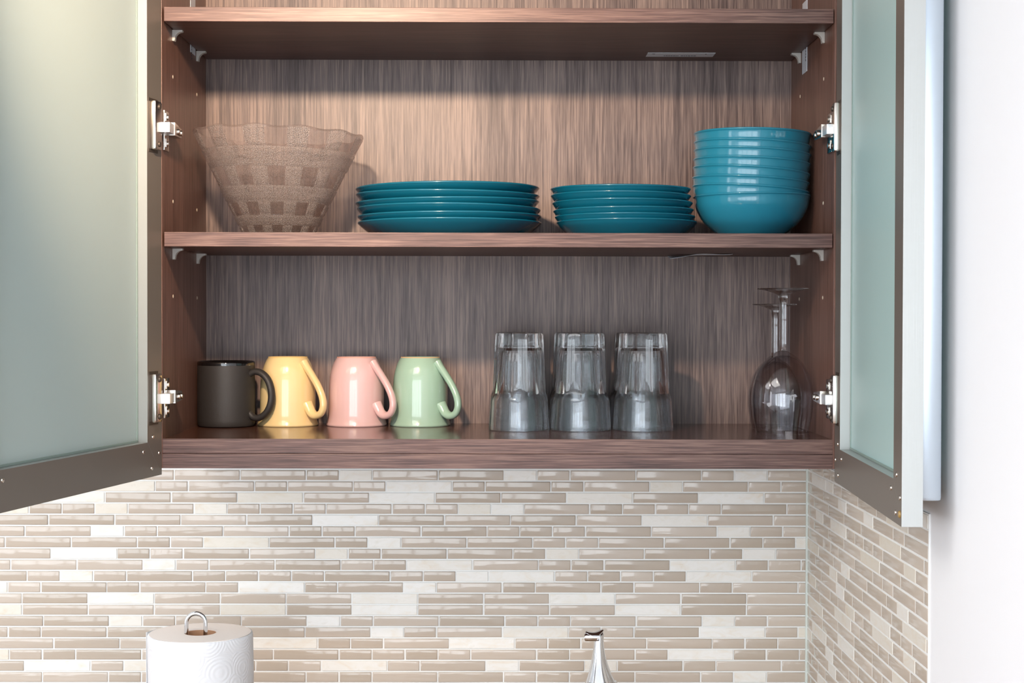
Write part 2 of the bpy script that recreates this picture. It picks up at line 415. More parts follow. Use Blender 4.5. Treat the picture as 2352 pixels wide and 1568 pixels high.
# ---------------------------------------------------------------- wall cabinet
HW, DEP, TB = 0.439, 0.311, 0.0188
ZTOP = 0.86
C0 = (0, 0.16, -0.0387)
cab = empty('wall_cabinet', C0, 'open dark brown veneered wall cabinet with two frosted glass doors', 'cabinet')
def part(name, g, m, parent=cab, smooth=False, ang=None, label=None):
    o = g.make(name, m, parent, smooth, ang)
    if label: o['label'] = label
    return o
def GC(): return G(C0)
for s in (-1, 1):
    a, b = sorted((s*HW, s*(HW+0.018)))
    part('side_panel', GC().box(a, b, 0, DEP, -0.0387, ZTOP, 0.0004), W_SIDE)
part('back_panel', GC().box(-HW-0.018, HW+0.018, DEP, DEP+0.019, -0.0387, ZTOP), W_BACK)
def board(name, x0, x1, y0, y1, z0, z1, top, bottom):
    g = GC(); g.box(x0, x1, y0, y1, z0, z1, 0.0005)
    o = g.make(name, [W_EDGE, top, bottom], cab)
    for p in o.data.polygons:
        if p.normal.z > 0.7 and p.area > 0.01: p.material_index = 1
        elif p.normal.z < -0.7 and p.area > 0.01: p.material_index = 2
        else: p.material_index = 0
    return o
board('deck_board', -HW, HW, 0.0005, DEP, -0.0192, 0.0, W_DECK, W_UNDER)
board('bottom_board', -HW, HW, 0.0, DEP, -0.0387, -0.0196, W_DECK, W_UNDER)
board('top_board', -HW, HW, 0.0, DEP, ZTOP-0.019, ZTOP, W_DECK, W_UNDER)
ZM, ZU = 0.27006, 0.56333
shm = board('shelf', -HW+0.0022, HW-0.0012, 0.0022, DEP-0.002, ZM-TB, ZM, W_DECK, W_UNDER)
shu = board('shelf', -HW+0.0022, HW-0.0012, 0.0022, DEP-0.002, ZU-TB, ZU, W_DECK, W_UNDER)

# shelf supports: white plastic brackets with a curved web
def bracket(s, y, z):
    g = GC(); pr = [(0, 0), (0.0135, 0), (0.0135, -0.0022)]
    for k in range(7):
        a = PI/2*k/6; pr.append((0.0125-0.009*math.sin(a), -0.012+0.0095*math.cos(a)) if k else (0.0125, -0.0024))
    pr += [(0.0030, -0.0145), (0, -0.0145)]
    g.prism([(s*(HW-0.0002-p), z+q-0.0002) for p, q in pr], 1, y-0.0045, y+0.0045)
    g.lathe([(0, 0), (0.0032, 0), (0.0032, 0.004), (0, 0.0045)], 12, (0, 0, 0), axis='X', M=Matrix.Translation((s*(HW-0.0042) if s > 0 else s*HW, y, z-0.009)))
    part('shelf_pin', g, PLASTIC, cab, True, 30)
for z in (ZM-TB, ZU-TB):
    for s in (-1, 1):
        for y in (0.0685, 0.2375): bracket(s, y, z)
# pin holes in the side panels, their highlights painted as small pale caps
def pin_glint(s, y, z):
    g = GC(); g.lathe([(0, 0), (0.0022, 0), (0.0026, 0.0004), (0.0014, 0.0009), (0, 0.0006)], 14, axis='X', M=Matrix.Translation((s*HW, y, z)) @ Matrix.Scale(-s, 4, (1, 0, 0)))
    part('pin_hole', g, GLINT, cab, True)
for z in (0.4820, 0.3145, 0.1869):
    for s in (-1, 1):
        for y in (0.0685, 0.2375): pin_glint(s, y, z)
# white label strips on both side walls passing behind the upper shelf, lettering too small to read
for s, y0, y1, z0, z1 in ((1, 0.187, 0.222, 0.511, 0.613), (-1, 0.19, 0.225, 0.536, 0.640)):
    g = GC(); g.box(*sorted((s*(HW-0.0006), s*HW)), y0, y1, z0, z1)
    for k in range(5): g.box(*sorted((s*(HW-0.0008), s*(HW-0.0005))), y0+0.006, y0+0.009, 0.546-k*0.0042-0.003, 0.546-k*0.0042, mi=1)
    part('label_strip', g, [PAPERW, INK], cab)
# flat label under the upper shelf
g = GC(); g.box(0.2165, 0.3150, 0.236, 0.270, ZU-TB-0.0004, ZU-TB)
random.seed(3); x = 0.242
while x < 0.288:
    d = random.uniform(0.0015, 0.004); g.box(x, x+d, 0.2585, 0.2625, ZU-TB-0.0006, ZU-TB-0.0003, mi=1); x += d+(0.0035 if 0.260 < x < 0.263 else 0.0008)
g.box(0.2235, 0.2275, 0.243, 0.246, ZU-TB-0.0006, ZU-TB-0.0003, mi=1); g.box(0.3010, 0.3030, 0.2425, 0.2465, ZU-TB-0.0006, ZU-TB-0.0003, mi=1)
part('paper_label', g, [PAPERW, INK], shu)
# peeling label curling down from the middle shelf
g = GC(); nx, ny = 16, 6; vs = []; fs = []
for i in range(nx+1):
    for j in range(ny+1):
        a, b = i/nx, j/ny
        z = ZM-TB-0.0006-0.0052*max(0, 0.42-a)**1.2*(1-b)*3.0-0.0006*math.sin(a*9)*(1-b)
        vs.append((0.249+a*0.086, 0.215+b*0.034-(a-0.4)*0.036, z))
for i in range(nx):
    for j in range(ny): k = i*(ny+1)+j; fs.append((k, k+1, k+ny+2, k+ny+1))
g.add(vs, fs); o = part('paper_label', g, PAPERW, shm, True)
md = o.modifiers.new('Solidify', 'SOLIDIFY'); md.thickness = 0.0003

# doors -----------------------------------------------------------------
DW, DT, FR, REC = 0.457, 0.0215, 0.0452, 0.0137
def door(org, du, zb, zt, pane, zs, left):
    DW = 0.474 if left else 0.457
    du = Vector((du[0], du[1], 0)).normalized()
    nn = Vector((du.y, -du.x, 0)) if left else Vector((-du.y, du.x, 0))   # outward
    if (left and nn.x > 0) or (not left and nn.x < 0): nn = -nn
    T = Matrix(((du.x, nn.x, 0, org[0]), (du.y, nn.y, 0, org[1]), (0, 0, 1, 0), (0, 0, 0, 1)))
    g = GC(); q = 0.00012
    H = zt-zb
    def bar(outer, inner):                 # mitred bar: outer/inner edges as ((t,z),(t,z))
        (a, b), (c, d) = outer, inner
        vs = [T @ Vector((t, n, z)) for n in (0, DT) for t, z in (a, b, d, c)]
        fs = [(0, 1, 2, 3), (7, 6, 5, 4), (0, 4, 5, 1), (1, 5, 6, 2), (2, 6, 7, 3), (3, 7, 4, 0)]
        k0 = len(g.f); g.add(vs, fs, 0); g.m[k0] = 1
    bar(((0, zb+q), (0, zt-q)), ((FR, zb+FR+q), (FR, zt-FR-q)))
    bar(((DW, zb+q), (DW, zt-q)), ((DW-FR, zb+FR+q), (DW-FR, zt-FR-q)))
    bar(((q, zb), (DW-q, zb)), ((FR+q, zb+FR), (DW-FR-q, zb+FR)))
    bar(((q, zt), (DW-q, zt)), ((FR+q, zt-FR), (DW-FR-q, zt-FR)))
    d = g.make('door', [ALU, DARK_FACE], cab)
    def sub(name, gg, m, smooth=True, ang=35): 
        return gg.make(name, m, d, smooth, ang)
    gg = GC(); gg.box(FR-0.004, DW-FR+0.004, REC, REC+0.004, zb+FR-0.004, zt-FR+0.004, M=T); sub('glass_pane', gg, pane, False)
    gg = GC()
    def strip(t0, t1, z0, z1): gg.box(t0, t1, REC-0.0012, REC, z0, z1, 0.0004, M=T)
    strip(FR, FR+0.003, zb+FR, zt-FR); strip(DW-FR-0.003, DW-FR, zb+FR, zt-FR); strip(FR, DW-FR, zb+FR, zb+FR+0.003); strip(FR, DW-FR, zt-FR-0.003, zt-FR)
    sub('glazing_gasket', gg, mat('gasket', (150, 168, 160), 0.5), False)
    scr = [(0.028, 0.051), (0.0085, 0.029), (0.058, 0.034), (0.032, 0.011)]
    for t, z in scr:
        for tt in (t, DW-t):
            for zz in (zb+z, zt-z):
                gg = GC(); gg.lathe([(0, -0.0012), (0.0012, -0.0014), (0.0024, -0.001), (0.0028, 0), (0.0028, 0.0004)], 16, axis='Y', M=T @ Matrix.Translation((tt, 0, zz)))
                sub('screw', gg, NICKEL)
    for z in zs:
        gg = GC(); gg.box(0.0155, 0.0375, -0.0085, 0.0006, z-0.0315, z+0.0315, 0.0032, M=T); sub('hinge_plate', gg, NICKEL)
        gg = GC()
        for dz in (-0.024, 0.024):
            gg.lathe([(0, -0.0104), (0.003, -0.0104), (0.0036, -0.0094), (0.0036, -0.008)], 14, axis='Y', M=T @ Matrix.Translation((0.0265, 0, z+dz)))
        gg.box(0.0125, 0.0405, -0.0006, 0.0002, z-0.0345, z+0.0345, 0.0, M=T); sub('hinge_trim', gg, mat('hinge_dark_metal', (88, 78, 70), 0.5, 0.6))  # dark metal screw heads and thin plate behind the hinge plate
    # bar handle on the outer face
    gg = GC(); tc = DW-0.034
    z0, z1 = 0.0-0.031, 0.70
    gg.box(tc-0.006, tc+0.006, DT+0.0035, DT+0.0250, z0, z1, 0.0035, M=T)
    for z in (z0+0.04, z1-0.04): gg.box(tc-0.005, tc+0.005, DT, DT+0.006, z-0.006, z+0.006, 0.001, M=T)
    sub('handle', gg, mat('handle_metal', (196, 206, 216), 0.28, 0.9))
    gg = GC(); gg.lathe([(0, -0.0022), (0.003, -0.0018), (0.0042, 0), (0.0042, 0.0003)], 16, axis='Y', M=T @ Matrix.Translation((DW-0.0085, 0, zb+0.012)))
    o = sub('door_bumper', gg, mat('amber_bumper', (205, 165, 95), 0.3, trans=0.4)); o['label'] = 'amber stick-on bumper'
    return d
ZH = (0.4050, 0.0545)
dl = door((-0.4396, -0.0012), (-0.1927, -0.9813), -0.0468, ZTOP+0.01, FROST, ZH, True); dl['label'] = 'left door, swung open past square'
dr = door((0.4411, -0.0012), (-0.0594, -0.9982), -0.0545, ZTOP+0.01, FROSTR, ZH, False); dr['label'] = 'right door, seen nearly edge-on'
# hinge arms on the side panels
for s in (-1, 1):
    for z in ZH:
        g = GC(); X = lambda a, b: sorted((s*(HW-a), s*(HW-b)))
        g.box(*X(0.0002, 0.003), 0.002, 0.030, z-0.028, z+0.024, 0.0008)
        g.box(*X(0.0002, 0.0045), 0.006, 0.020, z-0.024, z-0.012, 0.001); g.box(*X(0.0002, 0.0045), 0.006, 0.020, z+0.010, z+0.021, 0.001)
        h = part('hinge', g, NICKEL, cab, True, 35)
        g = GC()    # tapering clip-on arm
        vs = [(s*(HW-0.0155), 0.008, z-0.0085), (s*(HW-0.0155), 0.008, z+0.0085), (s*(HW-0.0025), 0.008, z+0.0085), (s*(HW-0.0025), 0.008, z-0.0085),
              (s*(HW-0.0135), 0.062, z-0.0065), (s*(HW-0.0135), 0.062, z+0.0050), (s*(HW-0.0025), 0.062, z+0.0050), (s*(HW-0.0025), 0.062, z-0.0065)]
        g.add(vs, [(0, 1, 2, 3), (4, 5, 6, 7), (0, 1, 5, 4), (1, 2, 6, 5), (2, 3, 7, 6), (3, 0, 4, 7)]); part('hinge_arm', g, NICKEL, h)
        g = GC(); g.box(*X(-0.0035, 0.0150), -0.024, 0.010, z-0.0078, z+0.0052, 0.0007); part('hinge_cover', g, BRIGHT, h, True, 35)
        for y in (0.033, 0.050):
            g = GC(); g.lathe([(0, 0.0022), (0.0016, 0.0022), (0.0036, 0.0018), (0.0040, 0), (0.0040, -0.0006)], 14, axis='X', M=Matrix.Translation((s*(HW-0.0148), y, z-0.001)) @ Matrix.Scale(-s, 4, (1, 0, 0)))
            part('screw', g, NICKEL, h, True, 30)
        for dz in (-0.019, 0.0155):
            g = GC(); g.lathe([(0, 0.0022), (0.0014, 0.0022), (0.0034, 0.0016), (0.0036, 0), (0.0036, -0.0006)], 14, axis='X', M=Matrix.Translation((s*(HW-0.0047), 0.0125, z+dz)) @ Matrix.Scale(-s, 4, (1, 0, 0)))
            part('screw', g, NICKEL, h, True, 30)

# ---------------------------------------------------------------- crockery
def rounded(prof, k=5):
    P = spline([(r, 0, z) for r, z in prof], k); return [(max(p.x, 0), p.z) for p in P]
ORD = ['bottom', 'second from the bottom', 'third from the bottom', 'third from the top', 'second from the top', 'top']
def plate_mesh(R, rb, H, m):
    t = 0.0036
    o = [(0, 0.0012), (rb-0.010, 0.0012), (rb-0.006, 0.0), (rb, 0.0)] 
    o += rounded([(rb+0.003, 0.0012), (rb+(R-rb)*0.45, H*0.33), (rb+(R-rb)*0.80, H*0.66), (R-0.0012, H-0.0032), (R, H-0.0014), (R-0.0012, H), (R-0.004, H-0.0014), (R-0.012, H-0.0085), (rb+(R-rb)*0.25, 0.0062), (rb-0.006, 0.0046)], 4)
    o += [(0, 0.0044)]
    g = G(); g.lathe(o, 96); return g
zs = [0.2923, 0.3015, 0.3112, 0.3210, 0.3308, 0.3402]; xs = [-0.0685, -0.0686, -0.0699, -0.0715, -0.0714, -0.0714]; ti = [0.002, 0.007, 0.007, 0.016, 0.012, 0.009]
base = None
for k in range(6):
    if base is None: base = plate_mesh(0.1288, 0.102, 0.0222, TEALD).make('dinner_plate', TEALD, None, True, 50); o = base
    else: o = base.copy(); col.objects.link(o)
    o.location = (xs[k], 0.155, zs[k]-0.0222); o.rotation_euler = (0, ti[k], random.uniform(0, 6))
    tag(o, '%s plate of the left stack of large teal dinner plates' % ORD[k], 'plate', 'large teal dinner plates')
zs = [0.2934, 0.3012, 0.3100, 0.3201, 0.3302, 0.3399]; xs = [0.1800, 0.1775, 0.1753, 0.1738, 0.1713, 0.1710]; ti = [-0.004, 0.001, -0.007, -0.006, -0.007, -0.012]
base = None
for k in range(6):
    if base is None: base = plate_mesh(0.0983, 0.076, 0.0230, TEALD).make('salad_plate', TEALD, None, True, 50); o = base
    else: o = base.copy(); col.objects.link(o)
    o.location = (xs[k]-0.0005, 0.150, zs[k]-0.0230); o.rotation_euler = (0, ti[k], random.uniform(0, 6))
    tag(o, '%s plate of the small teal plates stacked beside the bowls' % ORD[k], 'plate', 'small teal plates')
outp = [(0, 0.0012), (0.030, 0.0012), (0.034, 0.0), (0.038, 0.0)] + rounded([(0.041, 0.002), (0.0514, 0.0095), (0.0673, 0.0240), (0.0776, 0.0420), (0.0800, 0.0540), (0.0808, 0.0572), (0.0822, 0.0588), (0.0814, 0.0605), (0.0800, 0.0596), (0.0790, 0.0560), (0.0752, 0.0425), (0.0648, 0.0262), (0.0490, 0.0130), (0.036, 0.0062)], 4) + [(0.02, 0.0045), (0, 0.0042)]
zr = [0.0605, 0.0704, 0.0826, 0.0958, 0.1086, 0.1214, 0.1327, 0.1474]; xb = [0.3553, 0.3543, 0.3540, 0.3551, 0.3557, 0.3562, 0.3562, 0.3562]
tb = [-0.008, 0.066, 0.057, 0.072, 0.053, 0.053, 0.049, 0.019]
OB = ['bottom', 'second from the bottom', 'third from the bottom', 'fourth from the bottom', 'fourth from the top', 'third from the top', 'second from the top', 'top']
base = None
for k in range(8):
    if base is None: base = G().lathe(outp, 96).make('bowl', TEAL, None, True, 50); o = base
    else: o = base.copy(); col.objects.link(o)
    H = zr[k]-0.0605
    o.location = (xb[k]-0.0605*math.sin(tb[k]), 0.155, ZM+H+0.0002); o.rotation_euler = (0, tb[k], 0)
    tag(o, '%s bowl in the tall stack of teal bowls%s' % (OB[k], ', leaning slightly' if k else ', standing on the shelf'), 'bowl', 'stacked teal bowls')

# pressed-glass bowl with basket weave ---------------------------------
def tex_glass():
    m = clear_mix('textured_pressed_glass', 0.30, (250, 246, 244), mat('textured_pressed_glass', (202, 192, 187), 0.18, trans=0.45, ior=1.42))
    nt = m.node_tree
    uv = N(m, 'ShaderNodeUVMap'); mp = N(m, 'ShaderNodeMapping'); mp.inputs['Scale'].default_value = (300, 88, 1); L(m, uv.outputs[0], mp.inputs[0])
    vo = N(m, 'ShaderNodeTexVoronoi'); vo.inputs['Randomness'].default_value = 0.35; vo.inputs['Scale'].default_value = 1.0; L(m, mp.outputs[0], vo.inputs['Vector'])
    L(m, bump(m, vo.outputs['Distance'], 1.0, 0.0026), B(m).inputs['Normal'])
    mr = N(m, 'ShaderNodeMapRange'); mr.inputs['From Min'].default_value = 0.15; mr.inputs['From Max'].default_value = 0.55; mr.inputs['To Min'].default_value = 0.02; mr.inputs['To Max'].default_value = 0.75
    L(m, vo.outputs['Distance'], mr.inputs[0]); L(m, mr.outputs[0], [n for n in nt.nodes if n.type == 'MIX_SHADER'][0].inputs[0])
    return m
TEXG = tex_glass()
PANG = clear_mix('pressed_glass_clear_panel', 0.62, (252, 248, 246), mat('pressed_glass_clear_panel', (252, 246, 244), 0.09, trans=0.95, ior=1.45))
L(PANG, bump(PANG, noise(PANG, coords(PANG, (60, 60, 90)), 1, 2), 0.4, 0.002), B(PANG).inputs['Normal'])
NP, NS, NZ = 12, 16, 72       # periods, segments per period, rows
Hb, R0, R1 = 0.1440, 0.0500, 0.1196
bands = [0.0, 0.08, 0.1875, 0.3125, 0.455, 0.634, 0.825, 1.001]       # from the foot up; odd index counted from top = woven
vs = []; fs = []; mi = []; uvs = []
nseg = NP*NS
def rad(f): return R0 + (R1-R0)*f
def blk(a, f):
    """returns (raise, clear) of the weave at angle a, height f"""
    ph = (a/(2*PI)*NP) % 1.0
    b = max(i for i in range(len(bands)-1) if f >= bands[i]-1e-9)
    win = (b % 2 == 0)               # rows with clear panels
    clear = win and 0.02 <= ph < 0.50
    fe = min(f-bands[b], bands[b+1]-f)*Hb; pe = min(abs(ph-0.02), abs(ph-0.50), abs(ph-1.02))*2*PI*rad(f)/NP
    edge = min(fe, pe if win else 1)
    h = -0.0007 if clear else 0.0003
    if edge < 0.0012: h = -0.0014
    return h, clear
A0 = -PI/2 - 0.05*2*PI/NP
for j in range(NZ+1):
    f = j/NZ
    for k in range(nseg):
        a = 2*PI*k/nseg; h, c = blk(a, min(f, 0.9999))
        r = rad(f)+h
        zz = 0.0035+f*(Hb-0.0035)
        if f > 0.86: zz += (f-0.86)/0.14*0.0015*math.cos(a*NP+1.2)
        vs.append((r*math.cos(a+A0), r*math.sin(a+A0), zz)); 
for j in range(NZ):
    for k in range(nseg):
        fs.append((j*nseg+k, j*nseg+(k+1) % nseg, (j+1)*nseg+(k+1) % nseg, (j+1)*nseg+k))
        _, c = blk(2*PI*(k+0.5)/nseg, (j+0.5)/NZ); mi.append(1 if c else 0)
        u0, u1 = k/nseg, (k+1)/nseg; uvs += [(u0, j/NZ), (u1, j/NZ), (u1, (j+1)/NZ), (u0, (j+1)/NZ)]
# rim, smooth inside, foot
def ring(r, z, wv=0.0):
    k0 = len(vs)
    for k in range(nseg):
        a = 2*PI*k/nseg; vs.append((r*math.cos(a+A0), r*math.sin(a+A0), z+wv*math.cos(a*NP+1.2)))
    return k0
def join(a, b, m_):
    for k in range(nseg):
        fs.append((a+k, a+(k+1) % nseg, b+(k+1) % nseg, b+k)); mi.append(m_); uvs.extend([(0, 0)]*4)
prev = NZ*nseg
for r, z, wv in ((R1-0.0008, Hb+0.0016, 0.0015), (R1-0.0028, Hb+0.0014, 0.0015), (R1-0.0044, Hb-0.001, 0.0014), (R1-0.016, Hb*0.85, 0), (R0+0.022, Hb*0.38, 0), (R0+0.004, 0.022, 0), (R0-0.006, 0.013, 0), (R0-0.018, 0.010, 0), (0.004, 0.009, 0)):
    c = ring(r, z, wv); join(prev, c, 1 if z > Hb*0.9 or z < 0.03 else 2); prev = c
kc = len(vs); vs.append((0, 0, 0.009))
for k in range(nseg): fs.append((prev+k, prev+(k+1) % nseg, kc)); mi.append(1); uvs.extend([(0, 0)]*3)
prev = 0
for r, z in ((R0-0.0015, 0.0), (R0-0.008, 0.0), (R0-0.012, 0.0025), (0.004, 0.003)):
    c = ring(r, z); join(prev, c, 1); prev = c
kc = len(vs); vs.append((0, 0, 0.003))
for k in range(nseg): fs.append((prev+k, prev+(k+1) % nseg, kc)); mi.append(1); uvs.extend([(0, 0)]*3)
vs = [(x, y, z-(0.028*x*(z/Hb) if z > 0.01 else 0)) for x, y, z in vs]
me = bpy.data.meshes.new('glass_bowl'); me.from_pydata(vs, [], fs)
for m in (TEXG, PANG, THIN): me.materials.append(m)
me.polygons.foreach_set('material_index', mi)
ul = me.uv_layers.new(name='UVMap'); ul.data.foreach_set('uv', [c for uv in uvs for c in uv])
bm = bmesh.new(); bm.from_mesh(me); bmesh.ops.recalc_face_normals(bm, faces=bm.faces[:]); bm.to_mesh(me); bm.free()
me.polygons.foreach_set('use_smooth', [True]*len(me.polygons)); me.set_sharp_from_angle(angle=math.radians(50))
o = bpy.data.objects.new('glass_bowl', me); col.objects.link(o); o.location = (-0.3092, 0.160, ZM+0.0002)
tag(o, 'clear pressed-glass salad bowl with basket weave pattern and wavy rim', 'glass bowl')

# mugs ------------------------------------------------------------------
def mug_mat(name, rgb): 
    m = mat(name, rgb, 0.14, coat=0.5)
    return m
def colour_mug(name, x, m, mrim, label):
    t = empty('mug', (x, 0.262, 0.0003), label, 'mug', 'upturned pastel mugs')
    out = rounded([(0.0440, 0.0), (0.0447, 0.0020), (0.0432, 0.0065), (0.0416, 0.014), (0.0407, 0.026), (0.0405, 0.042), (0.0400, 0.058), (0.0388, 0.072), (0.0365, 0.083), (0.0333, 0.092), (0.0300, 0.0982), (0.0288, 0.0997)], 4)
    prof = [(0, 0.0985), (0.0262, 0.0985), (0.0272, 0.1008), (0.0284, 0.1008)] + out[::-1] + [(0.0425, 0.0), (0.0418, 0.003), (0.0385, 0.02), (0.0372, 0.05), (0.034, 0.078), (0.026, 0.091), (0, 0.0935)]
    g = G(); g.lathe(prof, 72); b = g.make('body', [m, mrim], t, True, 50)
    for p in b.data.polygons:
        zc = p.center.z; rr = math.hypot(p.center.x, p.center.y)
        p.material_index = 1 if (zc > 0.0999 and rr > 0.0265) else 0
    az = math.radians(-38); cs, sn = math.cos(az), math.sin(az)
    pts = spline([(0.0335, 0.0925), (0.0400, 0.0850), (0.0500, 0.0740), (0.0620, 0.0590), (0.0705, 0.0430), (0.0722, 0.0300), (0.0675, 0.0200), (0.0580, 0.0165), (0.0495, 0.0195), (0.0440, 0.0265), (0.0395, 0.0330)] and
                 [(0.0335, 0, 0.0925), (0.0400, 0, 0.0850), (0.0500, 0, 0.0740), (0.0620, 0, 0.0590), (0.0705, 0, 0.0430), (0.0722, 0, 0.0300), (0.0675, 0, 0.0200), (0.0580, 0, 0.0165), (0.0495, 0, 0.0195), (0.0440, 0, 0.0265), (0.0395, 0, 0.0330)], 5)
    P = [(p.x*cs, p.x*sn, p.z) for p in pts]; n = len(P)
    r = [0.0052+0.0014*abs(2*i/(n-1)-1)**4 for i in range(n)]
    G().tube(P, r, 14, flat=1.35).make('handle', m, t, True, 60)
    return t
RIMC = mat('unglazed_foot_ring', (214, 168, 122), 0.7)
colour_mug('mug', -0.3100, mug_mat('yellow_glaze', (232, 205, 150)), mat('yellow_foot', (228, 190, 118), 0.5), 'pale yellow mug standing upside down behind the black mug handle')
colour_mug('mug', -0.2092, mug_mat('pink_glaze', (214, 178, 177)), mat('pink_foot', (222, 160, 140), 0.5), 'pale pink mug standing upside down between the yellow and green mugs')
colour_mug('mug', -0.1153, mug_mat('green_glaze', (156, 186, 167)), RIMC, 'pale mint green mug standing upside down')
t = empty('mug', (-0.3965, 0.238, 0.0003), 'matte black straight-sided mug with glossy rim, standing upright', 'mug')
BLK = mat('matte_black_glaze', (46, 43, 42), 0.55); BLKG = mat('gloss_black_rim', (14, 13, 14), 0.08, coat=0.6)
L(BLK, bump(BLK, noise(BLK, coords(BLK, (900, 900, 900)), 1, 2), 0.2, 0.0004), B(BLK).inputs['Normal'])
G().lathe([(0, 0.002), (0.034, 0.002), (0.037, 0.0), (0.0400, 0.0012), (0.0412, 0.004), (0.0415, 0.010), (0.0415, 0.0890), (0.0381, 0.0890), (0.0381, 0.01), (0.036, 0.006), (0, 0.0055)], 72).make('body', BLK, t, True, 30)
G().lathe([(0.0381, 0.0888), (0.0416, 0.0888), (0.0418, 0.0920), (0.0412, 0.0943), (0.0398, 0.0950), (0.0384, 0.0940), (0.0380, 0.0900), (0.0381, 0.0888)], 72).make('rim', BLKG, t, True, 50)
az = math.radians(-21); cs, sn = math.cos(az), math.sin(az)
pts = spline([(0.0385, 0, 0.0760), (0.0480, 0, 0.0800), (0.0590, 0, 0.0775), (0.0690, 0, 0.0680), (0.0745, 0, 0.0520), (0.0738, 0, 0.0350), (0.0670, 0, 0.0215), (0.0560, 0, 0.0140), (0.0460, 0, 0.0135), (0.0385, 0, 0.0200)], 5)
G().tube([(p.x*cs, p.x*sn, p.z) for p in pts], 0.0048, 14, flat=1.3).make('handle', BLK, t, True, 60)

# tumblers ---------------------------------------------------------------
def tumbler():
    H = 0.1372; NF = 10; n = 120
    prof = []; wt = []
    def a(r, z, k): prof.append((r, z)); wt.append(k)
    a(0, H-0.0030, 0); a(0.0200, H-0.0030, 0); a(0.0265, H-0.0012, 0); a(0.0300, H, 0.2); a(0.0325, H-0.0006, 0.8); a(0.0338, H-0.0030, 1)
    a(0.0342, H-0.010, 1)
    for z in (0.115, 0.10, 0.085, 0.07, 0.062, 0.057, 0.053): a(0.0342+(H-z)*0.0385, z, 1)
    for z, r, k in ((0.0505, 0.0383, 0.85), (0.048, 0.0394, 0.6), (0.0455, 0.0403, 0.3), (0.043, 0.0407, 0.08), (0.040, 0.0409, 0)): a(r, z, k)
    a(0.0418, 0.025, 0); a(0.0427, 0.012, 0); a(0.0433, 0.0025, 0); a(0.0431, 0.0006, 0); a(0.0425, 0.0, 0); a(0.0418, 0.0006, 0); a(0.0414, 0.003, 0)
    a(0.0405, 0.015, 0); a(0.0388, 0.040, 0); a(0.0368, 0.050, 0); a(0.0335, 0.075, 0); a(0.0310, 0.095, 0); a(0.0298, 0.106, 0); a(0.0280, 0.1125, 0); a(0.0230, 0.1160, 0); a(0.012, 0.1168, 0); a(0, 0.1168, 0)
    def fn(i, r, z, ang):
        k = wt[i]
        if k <= 0: return r, z
        s = PI/NF; q = (ang % (2*s))-s; poly = (math.cos(s)/math.cos(q))**1.5
        f = 1-k+k*poly
        dz = 0.0035*(1-abs(q)/s)*k*(1 if 0.044 < z < 0.058 else 0)
        return r*f, z+dz
    return G().lathe(prof, n, fn=fn)
base = tumbler().make('tumbler', CLEAR, None, True, 22)
TX = [(0.0295, 0.173, 'left tumbler of the front three, upside down'), (0.1170, 0.173, 'middle tumbler of the front three, upside down'), (0.2052, 0.173, 'right tumbler of the front three, upside down'),
      (0.0285, 0.262, 'tumbler directly behind the left front one, upside down'), (0.1165, 0.262, 'tumbler directly behind the middle front one, upside down'), (0.2050, 0.262, 'tumbler directly behind the right front one, upside down')]
for k, (x, y, lb) in enumerate(TX):
    o = base if k == 0 else base.copy()
    if k: col.objects.link(o)
    o.location = (x, y, 0.0003); o.rotation_euler = (0, 0, 0.31*k)
    tag(o, 'clear faceted glass ' + lb, 'tumbler', 'upturned faceted tumblers')

# wine glasses -----------------------------------------------------------
def wine(loc, s, label):
    t = empty('wine_glass', loc, label, 'wine glass', 'upturned wine glasses')
    out = rounded([(0.0362, 0.0), (0.0383, 0.012), (0.0408, 0.026), (0.0422, 0.040), (0.0420, 0.053), (0.0398, 0.068), (0.0352, 0.082), (0.0285, 0.094), (0.0200, 0.1035), (0.0110, 0.1095), (0.0058, 0.1130)], 4)
    inn = rounded([(0.0354, 0.0002), (0.0375, 0.012), (0.0399, 0.026), (0.0412, 0.040), (0.0410, 0.053), (0.0388, 0.0675), (0.0342, 0.081), (0.0275, 0.0925), (0.0188, 0.1012), (0.0090, 0.1058)], 4)
    prof = [(0, 0.1135)] + out[::-1] + inn + [(0, 0.107)]
    g = G(); g.lathe([(r*s, z*s) for r, z in prof], 80); g.make('bowl', THIN, t, True, 50)
    st = [(0, 0.1136), (0.0056, 0.1136)] + rounded([(0.0052, 0.1150), (0.0046, 0.1220), (0.0044, 0.140), (0.0044, 0.165), (0.0046, 0.180), (0.0060, 0.1858), (0.0064, 0.1875), (0.0060, 0.1892)], 3) + [(0, 0.1893)]
    g = G(); g.lathe([(r*s, z*s) for r, z in st], 32); g.make('stem', SOLID, t, True, 50)
    ft = [(0, 0.1894), (0.0062, 0.1894), (0.0110, 0.1918), (0.0200, 0.1952), (0.0300, 0.1970), (0.0350, 0.1976), (0.0356, 0.1983), (0.0350, 0.1991), (0.020, 0.1995), (0, 0.1990)]
    g = G(); g.lathe([(r*s, z*s) for r, z in ft], 64); g.make('foot', SOLID, t, True, 50)
wine((0.3948, 0.124, 0.0003), 1.005, 'taller clear wine glass standing upside down, in front')
wine((0.3990, 0.215, 0.0003), 0.90, 'shorter clear wine glass standing upside down, behind the other')

